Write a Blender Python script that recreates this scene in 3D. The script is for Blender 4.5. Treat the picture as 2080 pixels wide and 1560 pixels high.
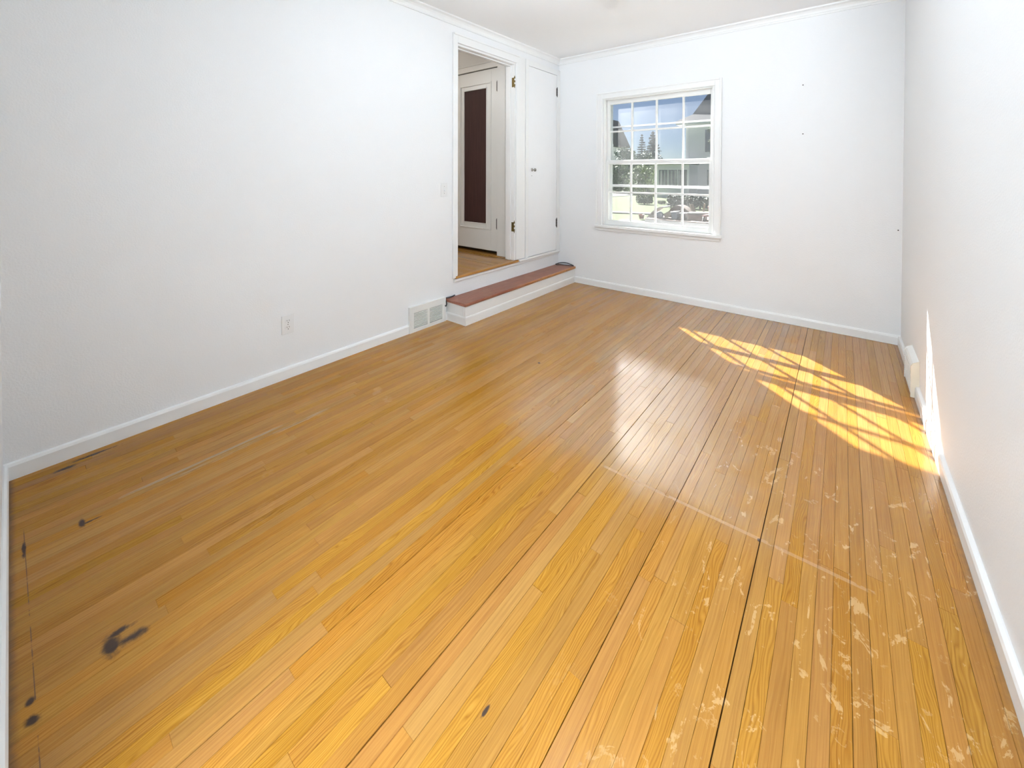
import bpy, bmesh, math, random
from mathutils import Vector, Matrix
random.seed(7)
for o in list(bpy.data.objects): bpy.data.objects.remove(o)
scene = bpy.context.scene
COL = scene.collection

# ------------------------------------------------------------------ camera
F_PX, PPX, PPY = 828.09, 1040.0, 361.8
YAW, PITCH, ROLL = 0.681384, 0.011582, 0.00304
CAM = Vector((2.660, 0.025, 1.27))
_f = Vector((-math.sin(YAW)*math.cos(PITCH), math.cos(YAW)*math.cos(PITCH), -math.sin(PITCH)))
_r0 = Vector((math.cos(YAW), math.sin(YAW), 0)); _u0 = _r0.cross(_f)
_r = _r0*math.cos(ROLL)+_u0*math.sin(ROLL); _u = _u0*math.cos(ROLL)-_r0*math.sin(ROLL)
cam_data = bpy.data.cameras.new('camera'); cam = bpy.data.objects.new('camera', cam_data); COL.objects.link(cam)
cam_data.sensor_fit = 'HORIZONTAL'; cam_data.sensor_width = 36.0
cam_data.lens = F_PX*36.0/2080.0
cam_data.shift_y = (PPY-780.0)/2080.0
cam_data.clip_start = 0.01; cam_data.clip_end = 500
cam.matrix_world = Matrix(((_r.x,_u.x,-_f.x,CAM.x),(_r.y,_u.y,-_f.y,CAM.y),(_r.z,_u.z,-_f.z,CAM.z),(0,0,0,1)))
scene.camera = cam

# ------------------------------------------------------------------ sky, sun, exposure
SUN_DIR = Vector((1.018, -0.920, -1.0)).normalized()          # travel direction of the sunlight
world = bpy.data.worlds.new('sky'); scene.world = world; world.use_nodes = True
wn = world.node_tree.nodes; wl = world.node_tree.links
sky = wn.new('ShaderNodeTexSky'); sky.sky_type = 'NISHITA'; sky.sun_disc = False
sky.sun_elevation = math.asin(-SUN_DIR.z)
sky.sun_rotation = math.atan2(-SUN_DIR.x, -SUN_DIR.y)
sky.altitude = 200; sky.air_density = 0.6; sky.dust_density = 0.4; sky.ozone_density = 2.0
bgn = wn['Background']; bgn.inputs['Strength'].default_value = 0.068
wl.new(sky.outputs['Color'], bgn.inputs['Color'])
sun_l = bpy.data.lights.new('sun', 'SUN'); sun_l.energy = 62.0; sun_l.angle = math.radians(0.55); sun_l.color = (1.0, 0.97, 0.92)
sun = bpy.data.objects.new('sun', sun_l); COL.objects.link(sun)
sun.rotation_euler = SUN_DIR.to_track_quat('-Z', 'Y').to_euler(); sun.location = (-20, 22, 22)
scene.view_settings.view_transform = 'Standard'; scene.view_settings.look = 'None'
scene.view_settings.exposure = 0.2; scene.view_settings.gamma = 1.0
scene.view_settings.use_curve_mapping = False
FILL_POWER = 1.0

# ------------------------------------------------------------------ helpers
def ray(px, py): return _r*((px-PPX)/F_PX) - _u*((py-PPY)/F_PX) + _f
def on(px, py, ax, v):
    d = ray(px, py); return CAM + d*((v-CAM[ax])/d[ax])

class NT:
    """small shader graph builder"""
    def __init__(s, name):
        s.m = bpy.data.materials.new(name); s.m.use_nodes = True
        s.t = s.m.node_tree; s.n = s.t.nodes; s.l = s.t.links
        s.b = s.n['Principled BSDF']; s.out = s.n['Material Output']
    def put(s, sock, v):
        if isinstance(v, bpy.types.NodeSocket): s.l.new(v, sock)
        elif v is not None: sock.default_value = v
    def node(s, typ, **kw):
        n = s.n.new(typ)
        for k, v in kw.items(): setattr(n, k, v)
        return n
    def math(s, op, a, b=None, c=None, clamp=False):
        n = s.node('ShaderNodeMath', operation=op); n.use_clamp = clamp
        s.put(n.inputs[0], a); s.put(n.inputs[1], b); s.put(n.inputs[2], c); return n.outputs[0]
    def add(s, a, b): return s.math('ADD', a, b)
    def mul(s, a, b): return s.math('MULTIPLY', a, b)
    def sub(s, a, b): return s.math('SUBTRACT', a, b)
    def step(s, v, lo, hi, a=0.0, b=1.0):
        n = s.node('ShaderNodeMapRange', interpolation_type='SMOOTHSTEP')
        for i, x in zip(('Value','From Min','From Max','To Min','To Max'), (v, lo, hi, a, b)): s.put(n.inputs[i], x)
        return n.outputs[0]
    def vec(s, x, y, z):
        n = s.node('ShaderNodeCombineXYZ'); s.put(n.inputs[0], x); s.put(n.inputs[1], y); s.put(n.inputs[2], z); return n.outputs[0]
    def noise(s, v, scale=1, detail=4, rough=.55, dist=0):
        n = s.node('ShaderNodeTexNoise'); s.put(n.inputs['Vector'], v)
        n.inputs['Scale'].default_value = scale; n.inputs['Detail'].default_value = detail
        n.inputs['Roughness'].default_value = rough; n.inputs['Distortion'].default_value = dist
        return n.outputs['Fac']
    def mix(s, f, a, b):
        n = s.node('ShaderNodeMix', data_type='RGBA'); s.put(n.inputs[0], f)
        s.put(n.inputs[6], a if isinstance(a, bpy.types.NodeSocket) else (*a, 1)); s.put(n.inputs[7], b if isinstance(b, bpy.types.NodeSocket) else (*b, 1)); return n.outputs[2]
    def scale(s, c, v):
        n = s.node('ShaderNodeVectorMath', operation='SCALE'); s.put(n.inputs[0], c); s.put(n.inputs['Scale'], v); return n.outputs[0]
    def ramp(s, f, stops):
        n = s.node('ShaderNodeValToRGB'); e = n.color_ramp.elements
        while len(e) < len(stops): e.new(.5)
        for el, (p, c) in zip(e, stops): el.position = p; el.color = (*c, 1)
        s.put(n.inputs[0], f); return n.outputs[0]
    def bump(s, h, strength=.2, dist=.001, prev=None):
        n = s.node('ShaderNodeBump'); n.inputs['Strength'].default_value = strength; n.inputs['Distance'].default_value = dist
        s.put(n.inputs['Height'], h)
        if prev is not None: s.l.new(prev, n.inputs['Normal'])
        return n.outputs[0]
    def pos(s):
        g = s.node('ShaderNodeNewGeometry'); sp = s.node('ShaderNodeSeparateXYZ'); s.l.new(g.outputs['Position'], sp.inputs[0])
        return g.outputs['Position'], sp.outputs[0], sp.outputs[1], sp.outputs[2]
    def set(s, **kw):
        for k, v in kw.items():
            k = {'color':'Base Color','rough':'Roughness','spec':'Specular IOR Level','metal':'Metallic','normal':'Normal','coat':'Coat Weight','coatr':'Coat Roughness','ior':'IOR'}[k]
            if isinstance(v, tuple) and len(v) == 3: v = (*v, 1)
            s.put(s.b.inputs[k], v)
        return s.m

def plain(name, color, rough=.5, metal=0., spec=.5, var=.06, nscale=30, bump=0.):
    t = NT(name); p, x, y, z = t.pos()
    n = t.noise(p, nscale, 3)
    c = t.mix(n, tuple(max(0, v*(1-var)) for v in color), tuple(min(1, v*(1+var)) for v in color))
    t.set(color=c, rough=rough, metal=metal, spec=spec)
    if bump: t.set(normal=t.bump(t.noise(p, nscale*8, 2), bump, .001))
    return t.m

# --------------------------------------------------------------- materials
def wall_mat(name, color, b=.22):
    t = NT(name); p, x, y, z = t.pos()
    n1 = t.noise(p, 130, 3, .5); n2 = t.noise(p, 420, 2, .5); big = t.noise(p, 1.3, 2)
    c = t.mix(big, tuple(v*.985 for v in color), color)
    h = t.add(t.step(n1, .38, .66), t.mul(n2, .35))
    return t.set(color=c, rough=.55, spec=.35, normal=t.bump(h, b, .0016))
M = {}
M['wall'] = wall_mat('wall_paint', (.875, .88, .88))
M['ceiling'] = wall_mat('ceiling_paint', (.935, .935, .935), .1)
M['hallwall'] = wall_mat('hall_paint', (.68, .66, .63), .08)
def trim_mat(name, color, rough=.33):
    t = NT(name); p, x, y, z = t.pos()
    n = t.noise(p, 9, 4); f = t.noise(p, 260, 2)
    chip = t.step(t.noise(p, 45, 5, .7), .73, .77)
    c = t.mix(n, tuple(v*.97 for v in color), color)
    c = t.mix(t.mul(chip, .35), c, (.5, .47, .42))
    return t.set(color=c, rough=rough, spec=.45, normal=t.bump(f, .06, .0006))
M['trim'] = trim_mat('trim_paint', (.885, .885, .87))
M['door'] = trim_mat('door_paint', (.89, .895, .90), .3)
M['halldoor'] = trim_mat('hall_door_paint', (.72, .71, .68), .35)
M['sash'] = trim_mat('sash_paint', (.85, .85, .83), .35)
M['plastic'] = plain('white_plastic', (.83, .83, .82), .3, var=.01)
M['slot'] = plain('dark_slot', (.045, .045, .045), .7)
M['vent'] = plain('vent_enamel', (.84, .84, .81), .35, var=.02)
M['ventshade'] = plain('vent_cavity_shade', (.035, .035, .033), .8)
M['beige'] = plain('beige_enamel', (.74, .68, .55), .4, var=.03)
M['brass'] = plain('aged_brass', (.17, .125, .045), .42, metal=.85, var=.3, nscale=160)
M['darkmetal'] = plain('dark_bronze', (.045, .036, .03), .5, metal=.3, var=.25, nscale=120)
M['knob'] = plain('pewter_knob', (.30, .28, .25), .28, metal=.9, var=.2, nscale=90)
M['cable'] = plain('black_rubber', (.025, .025, .03), .4)
M['brownpanel'] = (lambda: (lambda t: (lambda p, x, y, z: t.set(color=t.mix(t.noise(t.vec(t.mul(x, 60), t.mul(y, 60), t.mul(z, 4)), 1, 5), (.030, .015, .014), (.070, .032, .027)), rough=.6, spec=.15))(*t.pos()))(NT('dark_stained_panel')))()
M['alu'] = plain('storm_aluminium', (.72, .73, .74), .38, metal=.25, var=.05)
M['carpet'] = plain('bounce_carpet', (.78, .77, .74), .95, spec=.1, nscale=200, bump=.3)  # unseen rear floor, coloured pale to throw light up at the ceiling

def wood_floor(name, axis='Y', stains=True, light=1.0, tint=(1, 1, 1)):
    t = NT(name); p, x, y, z = t.pos()
    oi = t.node('ShaderNodeObjectInfo'); rnd = oi.outputs['Random']
    r2 = t.math('FRACT', t.mul(rnd, 17.31)); r3 = t.math('FRACT', t.mul(rnd, 71.77))
    u, v = (x, y) if axis == 'Y' else (y, x)             # u across the strip, v along it
    uo = t.add(u, t.mul(rnd, 37.0)); vo = t.add(v, t.mul(r2, 53.0))
    warp = t.noise(t.vec(t.mul(uo, 9), t.mul(vo, 1.6), 0), 1, 3)
    uw = t.add(uo, t.mul(warp, t.add(.012, t.mul(r3, .05))))
    rings = t.noise(t.vec(t.mul(uw, 210), t.mul(vo, 3.2), 3.1), 1, 3, .5)
    fine = t.noise(t.vec(t.mul(uw, 900), t.mul(vo, 13), 7.7), 1, 3, .6)
    pore = t.step(t.noise(t.vec(t.mul(uw, 620), t.mul(vo, 9), 1.2), 1, 2, .5), .60, .72)
    cath = t.math('ABSOLUTE', t.math('SINE', t.mul(t.add(uw, t.mul(warp, .06)), 520)))
    g = t.add(t.mul(rings, .55), t.add(t.mul(fine, .25), t.mul(t.mul(t.sub(cath, .64), t.step(r3, .45, .8)), .24)))
    c = t.ramp(g, [(.20, (.272, .112, .017)), (.44, (.392, .180, .029)), (.62, (.458, .224, .041)), (.88, (.520, .272, .064))])
    c = t.mix(t.mul(pore, .30), c, (.21, .10, .022))
    # board to board tone
    hs = t.node('ShaderNodeHueSaturation')
    t.put(hs.inputs['Hue'], t.add(.4965, t.mul(r2, .008))); t.put(hs.inputs['Saturation'], t.add(.93, t.mul(r3, .10)))
    t.put(hs.inputs['Value'], t.mul(t.add(.84, t.mul(t.math('POWER', rnd, .5), .21)), light)); t.put(hs.inputs['Color'], c)
    c = hs.outputs[0]
    if tint != (1, 1, 1): c = t.mix(.5, c, tint)
    worn = t.noise(t.vec(t.mul(x, 1.0), t.mul(y, 1.0), 0), 2.3, 5, .6)
    rough = t.add(t.step(worn, .30, .75, .09, .20), t.mul(fine, .05))
    h = t.add(t.mul(fine, .4), t.mul(warp, 1.2))
    sp = .5; io = 1.45
    if stains:
        # varnish is intact where few people walked: in front of the window and beside the step; elsewhere worn to satin
        wj = t.mul(t.sub(worn, .5), .9)
        gloss = t.mul(t.mul(t.step(t.add(x, wj), 1.10, 1.45), t.step(t.add(x, wj), 2.55, 2.25)), t.step(t.add(y, t.mul(wj, .5)), 1.45, 1.75))
        gl2 = t.mul(t.step(t.add(y, wj), 1.55, 1.95), .30)
        gloss = t.math('MAXIMUM', gloss, gl2)
        sp = t.add(.45, t.mul(gloss, .60)); io = t.add(1.27, t.mul(gloss, .50)); rough = t.add(rough, t.mul(t.sub(1.0, gloss), .06))
        n_a = t.noise(p, 11, 5, .62); n_b = t.noise(p, 30, 5, .65, .8); n_c = t.noise(t.vec(t.mul(x, 14), t.mul(y, 6), 0), 1, 5, .62, 1.2)
        # pale flaked finish towards the camera along the right wall
        reg = t.mul(t.step(x, 2.02, 2.45), t.mul(t.step(y, .35, .9), t.step(y, 2.55, 2.05)))
        flake = t.mul(t.mul(t.step(n_c, .605, .63), t.step(n_b, .40, .52)), reg)
        edge = t.mul(t.mul(t.step(n_a, .595, .610), t.step(n_a, .645, .622)), t.mul(reg, t.step(n_b, .50, .58)))
        speck = t.mul(t.step(n_b, .715, .735), t.add(t.mul(reg, .9), .10))
        fl = t.math('MAXIMUM', t.math('MAXIMUM', flake, t.mul(edge, .4)), speck)
        c = t.mix(t.mul(fl, .36), c, (.72, .50, .25)); rough = t.add(rough, t.mul(fl, .22))
        # glue line left by a carpet edge
        dy = t.math('ABSOLUTE', t.sub(y, t.add(1.590, t.mul(x, .0285))))
        tape = t.mul(t.mul(t.step(dy, .0085, .0060), t.mul(t.step(x, 1.84, 1.90), t.step(x, 2.98, 2.80))), t.step(t.add(n_a, t.mul(t.step(x, 2.50, 2.9), -.16)), .36, .42))
        c = t.mix(t.mul(tape, .22), c, (.62, .42, .27)); rough = t.add(rough, t.mul(tape, .2))
        # grey worn-through streaks beside the left wall
        nn = t.noise(t.vec(t.mul(x, 260), t.mul(y, 7), 0), 1, 3, .6)
        def streak(x0, y0, y1, w, thr):
            d = t.math('ABSOLUTE', t.sub(x, t.add(x0, t.mul(t.sub(n_a, .5), .012))))
            return t.mul(t.mul(t.step(d, w, w*.35), t.mul(t.step(y, y0, y0+.12), t.step(y, y1, y1-.12))), t.step(nn, thr, thr+.12))
        st = t.math('MAXIMUM', streak(.484, .26, .92, .010, .30), t.math('MAXIMUM', streak(.522, .78, 1.14, .017, .44), streak(.515, .36, .80, .02, .52)))
        c = t.mix(t.mul(st, .6), c, (.38, .31, .22)); rough = t.add(rough, t.mul(st, .25))
        # black water stains
        def blot(cx, cy, rx, ry, ang=0., soft=.55, th=.42):
            dx = t.sub(x, cx); dyy = t.sub(y, cy); ca, sa = math.cos(ang), math.sin(ang)
            a = t.mul(t.add(t.mul(dx, ca), t.mul(dyy, sa)), 1/rx); b = t.mul(t.sub(t.mul(dyy, ca), t.mul(dx, sa)), 1/ry)
            d = t.math('SQRT', t.add(t.mul(a, a), t.mul(b, b)))
            d = t.add(d, t.mul(t.sub(n_b, .5), 1.5))
            return t.step(d, 1.05, soft)
        bl = None
        for a in [(1.150, .188, .050, .022, 0, .3), (1.118, .205, .014, .036, -.1, .4), (1.165, .225, .022, .05, -.1, .1), (.535, .182, .030, .010, 0, .4), (.545, .205, .007, .034, 0, .4),
                  (.535, .047, .060, .006, 0, .4), (1.160, .048, .016, .010, 0, .4), (1.215, .050, .022, .014, .5, .3), (.085, .170, .016, .045, 0, .3), (.055, .26, .010, .09, 0, .3),
                  (2.017, .723, .005, .016, 0, .5), (1.092, 2.252, .010, .008, 0, .5), (2.447, 1.654, .006, .008, 0, .6)]:
            m = blot(*a); bl = m if bl is None else t.math('MAXIMUM', bl, m)
        c = t.mix(t.mul(bl, .90), c, (.028, .024, .028))
        # thin scored line and grime along the skirtings
        sc = t.mul(t.mul(t.step(t.math('ABSOLUTE', t.sub(y, t.add(.044, t.mul(x, .010)))), .0014, .0006), t.step(n_a, .42, .5)), t.mul(t.step(x, .40, .45), t.step(x, 1.5, 1.4)))
        grime = t.math('MAXIMUM', t.mul(t.step(t.add(y, t.mul(n_b, .018)), .044, .020), .75), t.mul(t.step(t.sub(x, t.mul(n_b, .030)), 2.945, 2.985), .55))
        grime = t.math('MAXIMUM', grime, t.mul(t.step(t.add(y, t.mul(n_b, -.012)), 4.145, 4.175), .35))
        c = t.mix(t.math('MAXIMUM', grime, t.mul(sc, .7)), c, (.085, .055, .045))
        h = t.add(h, t.mul(fl, -.8))
    t.set(color=c, rough=rough, spec=sp, ior=io, normal=t.bump(h, .10, .0007))
    return t.m
M['oak'] = wood_floor('oak_strip_floor')
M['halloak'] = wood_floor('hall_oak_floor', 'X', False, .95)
M['nosing'] = wood_floor('honey_nosing', 'Y', False, 1.12)
def tread_mat():
    t = NT('red_brown_tread'); p, x, y, z = t.pos()
    g = t.noise(t.vec(t.mul(x, 90), t.mul(y, 5), t.mul(z, 90)), 1, 5, .6); w = t.noise(p, 6, 5, .65); s_ = t.noise(p, 55, 4, .7)
    c = t.ramp(g, [(.25, (.155, .045, .026)), (.55, (.255, .085, .046)), (.8, (.35, .135, .075))])
    c = t.mix(t.mul(t.step(w, .45, .70), .45), c, (.34, .19, .13))
    c = t.mix(t.mul(t.step(s_, .66, .72), .5), c, (.46, .30, .2))
    # wear to bare honey wood on the nosing near the window wall
    e = t.mul(t.mul(t.step(x, .228, .238), t.step(y, 2.9, 3.7)), t.step(s_, .30, .55))
    c = t.mix(t.mul(e, .8), c, (.52, .25, .07))
    return t.set(color=c, rough=t.add(.30, t.mul(w, .2)), spec=.5, normal=t.bump(g, .08, .0006))
M['tread'] = tread_mat()
M['subfloor'] = plain('dark_subfloor', (.045, .022, .012), .9)

def glass_mat(name, haze=.07, streak=.05, scat=.05):
    """old window glass: clear, faintly reflective, with a film of dust that scatters sunlight mostly forwards"""
    t = NT(name); p, x, y, z = t.pos()
    t.n.remove(t.b)
    tr = t.node('ShaderNodeBsdfTransparent'); tr.inputs[0].default_value = (.985, .99, .99, 1)
    tl = t.node('ShaderNodeBsdfTranslucent'); tl.inputs[0].default_value = (.9, .92, .95, 1)
    rf = t.node('ShaderNodeBsdfRefraction'); rf.inputs['Color'].default_value = (.97, .98, 1, 1); rf.inputs['Roughness'].default_value = .74; rf.inputs['IOR'].default_value = .72
    gl = t.node('ShaderNodeBsdfGlossy'); gl.inputs['Roughness'].default_value = .02
    fr = t.node('ShaderNodeFresnel'); fr.inputs[0].default_value = 1.45
    nz = t.noise(p, 7, 4, .6)
    m0 = t.node('ShaderNodeMixShader'); m0.inputs[0].default_value = scat; t.l.new(tr.outputs[0], m0.inputs[1]); t.l.new(rf.outputs[0], m0.inputs[2])
    dirt = t.add(haze, t.mul(t.step(nz, .4, .75), streak))
    m1 = t.node('ShaderNodeMixShader'); t.put(m1.inputs[0], dirt); t.l.new(m0.outputs[0], m1.inputs[1]); t.l.new(tl.outputs[0], m1.inputs[2])
    m2 = t.node('ShaderNodeMixShader'); t.put(m2.inputs[0], t.mul(fr.outputs[0], .35)); t.l.new(m1.outputs[0], m2.inputs[1]); t.l.new(gl.outputs[0], m2.inputs[2])
    t.l.new(m2.outputs[0], t.out.inputs['Surface']); return t.m
M['glass'] = glass_mat('dusty_glass', .002, .003, .045)
M['stormglass'] = glass_mat('storm_glass', .002, .004, .070)

# --------------------------------------------------------------- mesh helpers
def tag(o, label=None, cat=None, group=None, kind=None):
    if label: o['label'] = label
    if cat: o['category'] = cat
    if group: o['group'] = group
    if kind: o['kind'] = kind
    return o
def wloc(o):
    v = Vector((0, 0, 0))
    while o is not None: v = v + o.location; o = o.parent
    return v
def empty(name, loc):
    o = bpy.data.objects.new(name, None); COL.objects.link(o); o.location = loc; o.empty_display_size = .05; return o
def link(name, bm, mat, parent=None, smooth=False, origin=None):
    """bm is in world coordinates; the object's origin goes to the parent's (or to origin)"""
    me = bpy.data.meshes.new(name)
    o = bpy.data.objects.new(name, me); COL.objects.link(o)
    if parent is not None: base = wloc(parent); o.parent = parent
    else: base = Vector(origin) if origin is not None else Vector((0, 0, 0)); o.location = base
    if base.length > 0: bmesh.ops.translate(bm, verts=bm.verts, vec=-base)
    bmesh.ops.recalc_face_normals(bm, faces=bm.faces)
    bm.to_mesh(me); bm.free()
    for m in (mat if isinstance(mat, (list, tuple)) else [mat]): me.materials.append(m)
    if smooth:
        for f in me.polygons: f.use_smooth = True
    return o
def add_box(bm, a, b, bev=0.0, seg=1, mi=0):
    x0, y0, z0 = a; x1, y1, z1 = b
    vs = [bm.verts.new(v) for v in ((x0,y0,z0),(x1,y0,z0),(x1,y1,z0),(x0,y1,z0),(x0,y0,z1),(x1,y0,z1),(x1,y1,z1),(x0,y1,z1))]
    fs = [bm.faces.new([vs[i] for i in q]) for q in ((0,3,2,1),(4,5,6,7),(0,1,5,4),(1,2,6,5),(2,3,7,6),(3,0,4,7))]
    for f in fs: f.material_index = mi
    if bev > 0:
        es = list({e for f in fs for e in f.edges})
        bmesh.ops.bevel(bm, geom=es, offset=bev, segments=seg, affect='EDGES', profile=.5)
    return vs
def box(name, a, b, mat, parent=None, bev=0.0, seg=1, **kw):
    bm = bmesh.new(); add_box(bm, a, b, bev, seg); return link(name, bm, mat, parent, **kw)
def boxes(name, lst, mat, parent=None, bev=0.0, **kw):
    bm = bmesh.new()
    for a, b in lst: add_box(bm, a, b, bev)
    return link(name, bm, mat, parent, **kw)
def add_prism(bm, prof, axis, t0, t1):
    """extrude closed profile; axis 'x': prof=(y,z); 'y': prof=(x,z); 'z': prof=(x,y)"""
    def P(a, b, t): return {'x': (t, a, b), 'y': (a, t, b), 'z': (a, b, t)}[axis]
    A = [bm.verts.new(P(a, b, t0)) for a, b in prof]; B = [bm.verts.new(P(a, b, t1)) for a, b in prof]
    n = len(prof)
    for i in range(n): bm.faces.new((A[i], A[(i+1) % n], B[(i+1) % n], B[i]))
    bm.faces.new(A[::-1]); bm.faces.new(B)
def prism(name, prof, axis, t0, t1, mat, parent=None, **kw):
    bm = bmesh.new(); add_prism(bm, prof, axis, t0, t1); return link(name, bm, mat, parent, **kw)
def add_lathe(bm, prof, center, axis, n=20):
    """prof = [(r, h)], revolved round axis through center"""
    ax = Vector(axis).normalized(); t1 = ax.orthogonal().normalized(); t2 = ax.cross(t1); c = Vector(center)
    rings = []
    for r, h in prof:
        rings.append([bm.verts.new(c+ax*h+(t1*math.cos(2*math.pi*i/n)+t2*math.sin(2*math.pi*i/n))*max(r, 1e-5)) for i in range(n)])
    for a, b in zip(rings, rings[1:]):
        for i in range(n): bm.faces.new((a[i], a[(i+1) % n], b[(i+1) % n], b[i]))
    bm.faces.new(rings[0][::-1]); bm.faces.new(rings[-1])
def lathe(name, prof, center, axis, mat, parent=None, n=20, **kw):
    bm = bmesh.new(); add_lathe(bm, prof, center, axis, n); return link(name, bm, mat, parent, smooth=True, **kw)
def add_tube(bm, pts, r, n=8):
    pts = [Vector(p) for p in pts]; rings = []; up = Vector((0.13, .07, 1)).normalized()
    for i, p in enumerate(pts):
        d = (pts[min(i+1, len(pts)-1)]-pts[max(i-1, 0)]).normalized()
        a = d.cross(up).normalized() if abs(d.dot(up)) < .98 else d.cross(Vector((1, 0, 0))).normalized(); b = d.cross(a)
        rr = r[i] if isinstance(r, (list, tuple)) else r
        rings.append([bm.verts.new(p+(a*math.cos(2*math.pi*k/n)+b*math.sin(2*math.pi*k/n))*rr) for k in range(n)])
    for a, b in zip(rings, rings[1:]):
        for k in range(n): bm.faces.new((a[k], a[(k+1) % n], b[(k+1) % n], b[k]))
    bm.faces.new(rings[0][::-1]); bm.faces.new(rings[-1])
def spline(ctrl, n=8):
    P = [Vector(c) for c in ctrl]; P = [P[0]*2-P[1]]+P+[P[-1]*2-P[-2]]; out = []
    for i in range(1, len(P)-2):
        for k in range(n):
            t = k/n; a, b, c, d = P[i-1:i+3]
            out.append(.5*((2*b)+(c-a)*t+(2*a-5*b+4*c-d)*t*t+(3*b-a-3*c+d)*t**3))
    out.append(P[-2]); return out
def tube(name, pts, r, mat, parent=None, n=8, **kw):
    bm = bmesh.new(); add_tube(bm, pts, r, n); return link(name, bm, mat, parent, smooth=True, **kw)

# ================================================================= ROOM SHELL
W, L, ZC = 3.008, 4.194, 2.63
TH = .12                     # inner partitions
YB = L+.24                   # outside face of the window wall
DY0, DY1, DZ0, DZ1 = 2.522, 3.362, .36, 2.420          # doorway in the left wall
WX0, WX1, WZ0, WZ1 = .585, 1.720, .690, 2.105          # window hole in the back wall
OX0, OX1, OZ = 1.64, 2.98, 2.36                        # opening in the near wall where the camera stands

def struct(o, label, cat): return tag(o, label, cat, kind='structure')
struct(boxes('wall_left', [((-TH, -.12, 0), (0, DY0, ZC)), ((-TH, DY1, 0), (0, YB, ZC)), ((-TH, DY0, DZ1), (0, DY1, ZC)), ((-TH, DY0, 0), (0, DY1, DZ0-.03))], M['wall']),
       'long white textured wall with the raised doorway and narrow closet door', 'wall')
struct(boxes('wall_back', [((0, L, 0), (WX0, YB, ZC)), ((WX1, L, 0), (W, YB, ZC)), ((WX0, L, WZ1), (WX1, YB, ZC)), ((WX0, L, 0), (WX1, YB, WZ0))], M['wall']),
       'white end wall around the multi-pane window', 'wall')
struct(box('wall_right', (W, -.12, 0), (W+TH, YB, ZC), M['wall']), 'bright white textured wall on the right catching the sunlight', 'wall')
struct(boxes('wall_near', [((0, -.12, 0), (OX0, 0, ZC)), ((OX1, -.12, 0), (W, 0, ZC)), ((OX0, -.12, OZ), (OX1, 0, ZC))], M['wall']),
       'white wall seen edge-on at the far left of the picture', 'wall')
struct(box('ceiling', (-TH, -.12, ZC), (W+TH, YB, ZC+.1), M['ceiling']), 'smooth white ceiling above the crown moulding', 'ceiling')

# ---- strip floor, every strip a plank
floor = box('floor', (-.0, -.12, -.10), (W, L+.02, -.014), M['subfloor'])
struct(floor, 'honey oak strip floor, worn and scratched, with a sunlit patch', 'floor')
PITCH_B = .04014; X_ANCH = 1.566
WIDE = {1.566: .0030, 1.853: .0034, 2.169: .0026, 2.449: .0032}
rows = []; k0 = -int(X_ANCH/PITCH_B)-1
edges = [X_ANCH+k*PITCH_B for k in range(k0, k0+80)]
edges = [e for e in edges if .006 < e < W-.006]; edges = [.002]+edges+[W-.002]
rp = random.Random(21)
def make_plank(name, a, b, mat, parent, ch=.00045, rot=0):
    """bevel-edged strip from a to b (top at z=b.z) with its origin at its centre"""
    c = ((a[0]+b[0])/2, (a[1]+b[1])/2, b[2])
    x0, y0, z0 = a; x1, y1, z1 = b; bm = bmesh.new()
    lo = [bm.verts.new(v) for v in ((x0, y0, z0), (x1, y0, z0), (x1, y1, z0), (x0, y1, z0))]
    md = [bm.verts.new(v) for v in ((x0, y0, z1-ch), (x1, y0, z1-ch), (x1, y1, z1-ch), (x0, y1, z1-ch))]
    up = [bm.verts.new(v) for v in ((x0+ch, y0+ch, z1), (x1-ch, y0+ch, z1), (x1-ch, y1-ch, z1), (x0+ch, y1-ch, z1))]
    for A, B in ((lo, md), (md, up)):
        for i in range(4): bm.faces.new((A[i], A[(i+1) % 4], B[(i+1) % 4], B[i]))
    bm.faces.new(up)
    bmesh.ops.translate(bm, verts=bm.verts, vec=-Vector(c)); bmesh.ops.recalc_face_normals(bm, faces=bm.faces)
    me = bpy.data.meshes.new(name); bm.to_mesh(me); bm.free(); me.materials.append(mat)
    o = bpy.data.objects.new(name, me); COL.objects.link(o); o.parent = parent; o.location = Vector(c)-wloc(parent)
    o.rotation_euler = (rp.gauss(0, .0002), rp.gauss(0, .0016), 0)
    return o
for x0, x1 in zip(edges, edges[1:]):
    gl = next((w for e, w in WIDE.items() if abs(e-x0) < .012), rp.choice([.0003, .0004, .0006, .0009]))
    y = -.11; ends = []
    first = rp.uniform(.25, 1.7)
    while y < L+.01:
        ln = first if not ends else rp.choice([rp.uniform(.28, .8), rp.uniform(.7, 1.5), rp.uniform(1.2, 2.2), rp.uniform(1.2, 2.2)])
        y1 = min(y+ln, L+.01)
        if L+.01-y1 < .22: y1 = L+.01
        make_plank('plank', (x0+gl*.8, y+rp.choice([.0002, .0004, .0009]), -.013), (x1-.0002, y1, rp.gauss(0, .00012)), M['oak'], floor)
        ends.append(y1); y = y1

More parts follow.
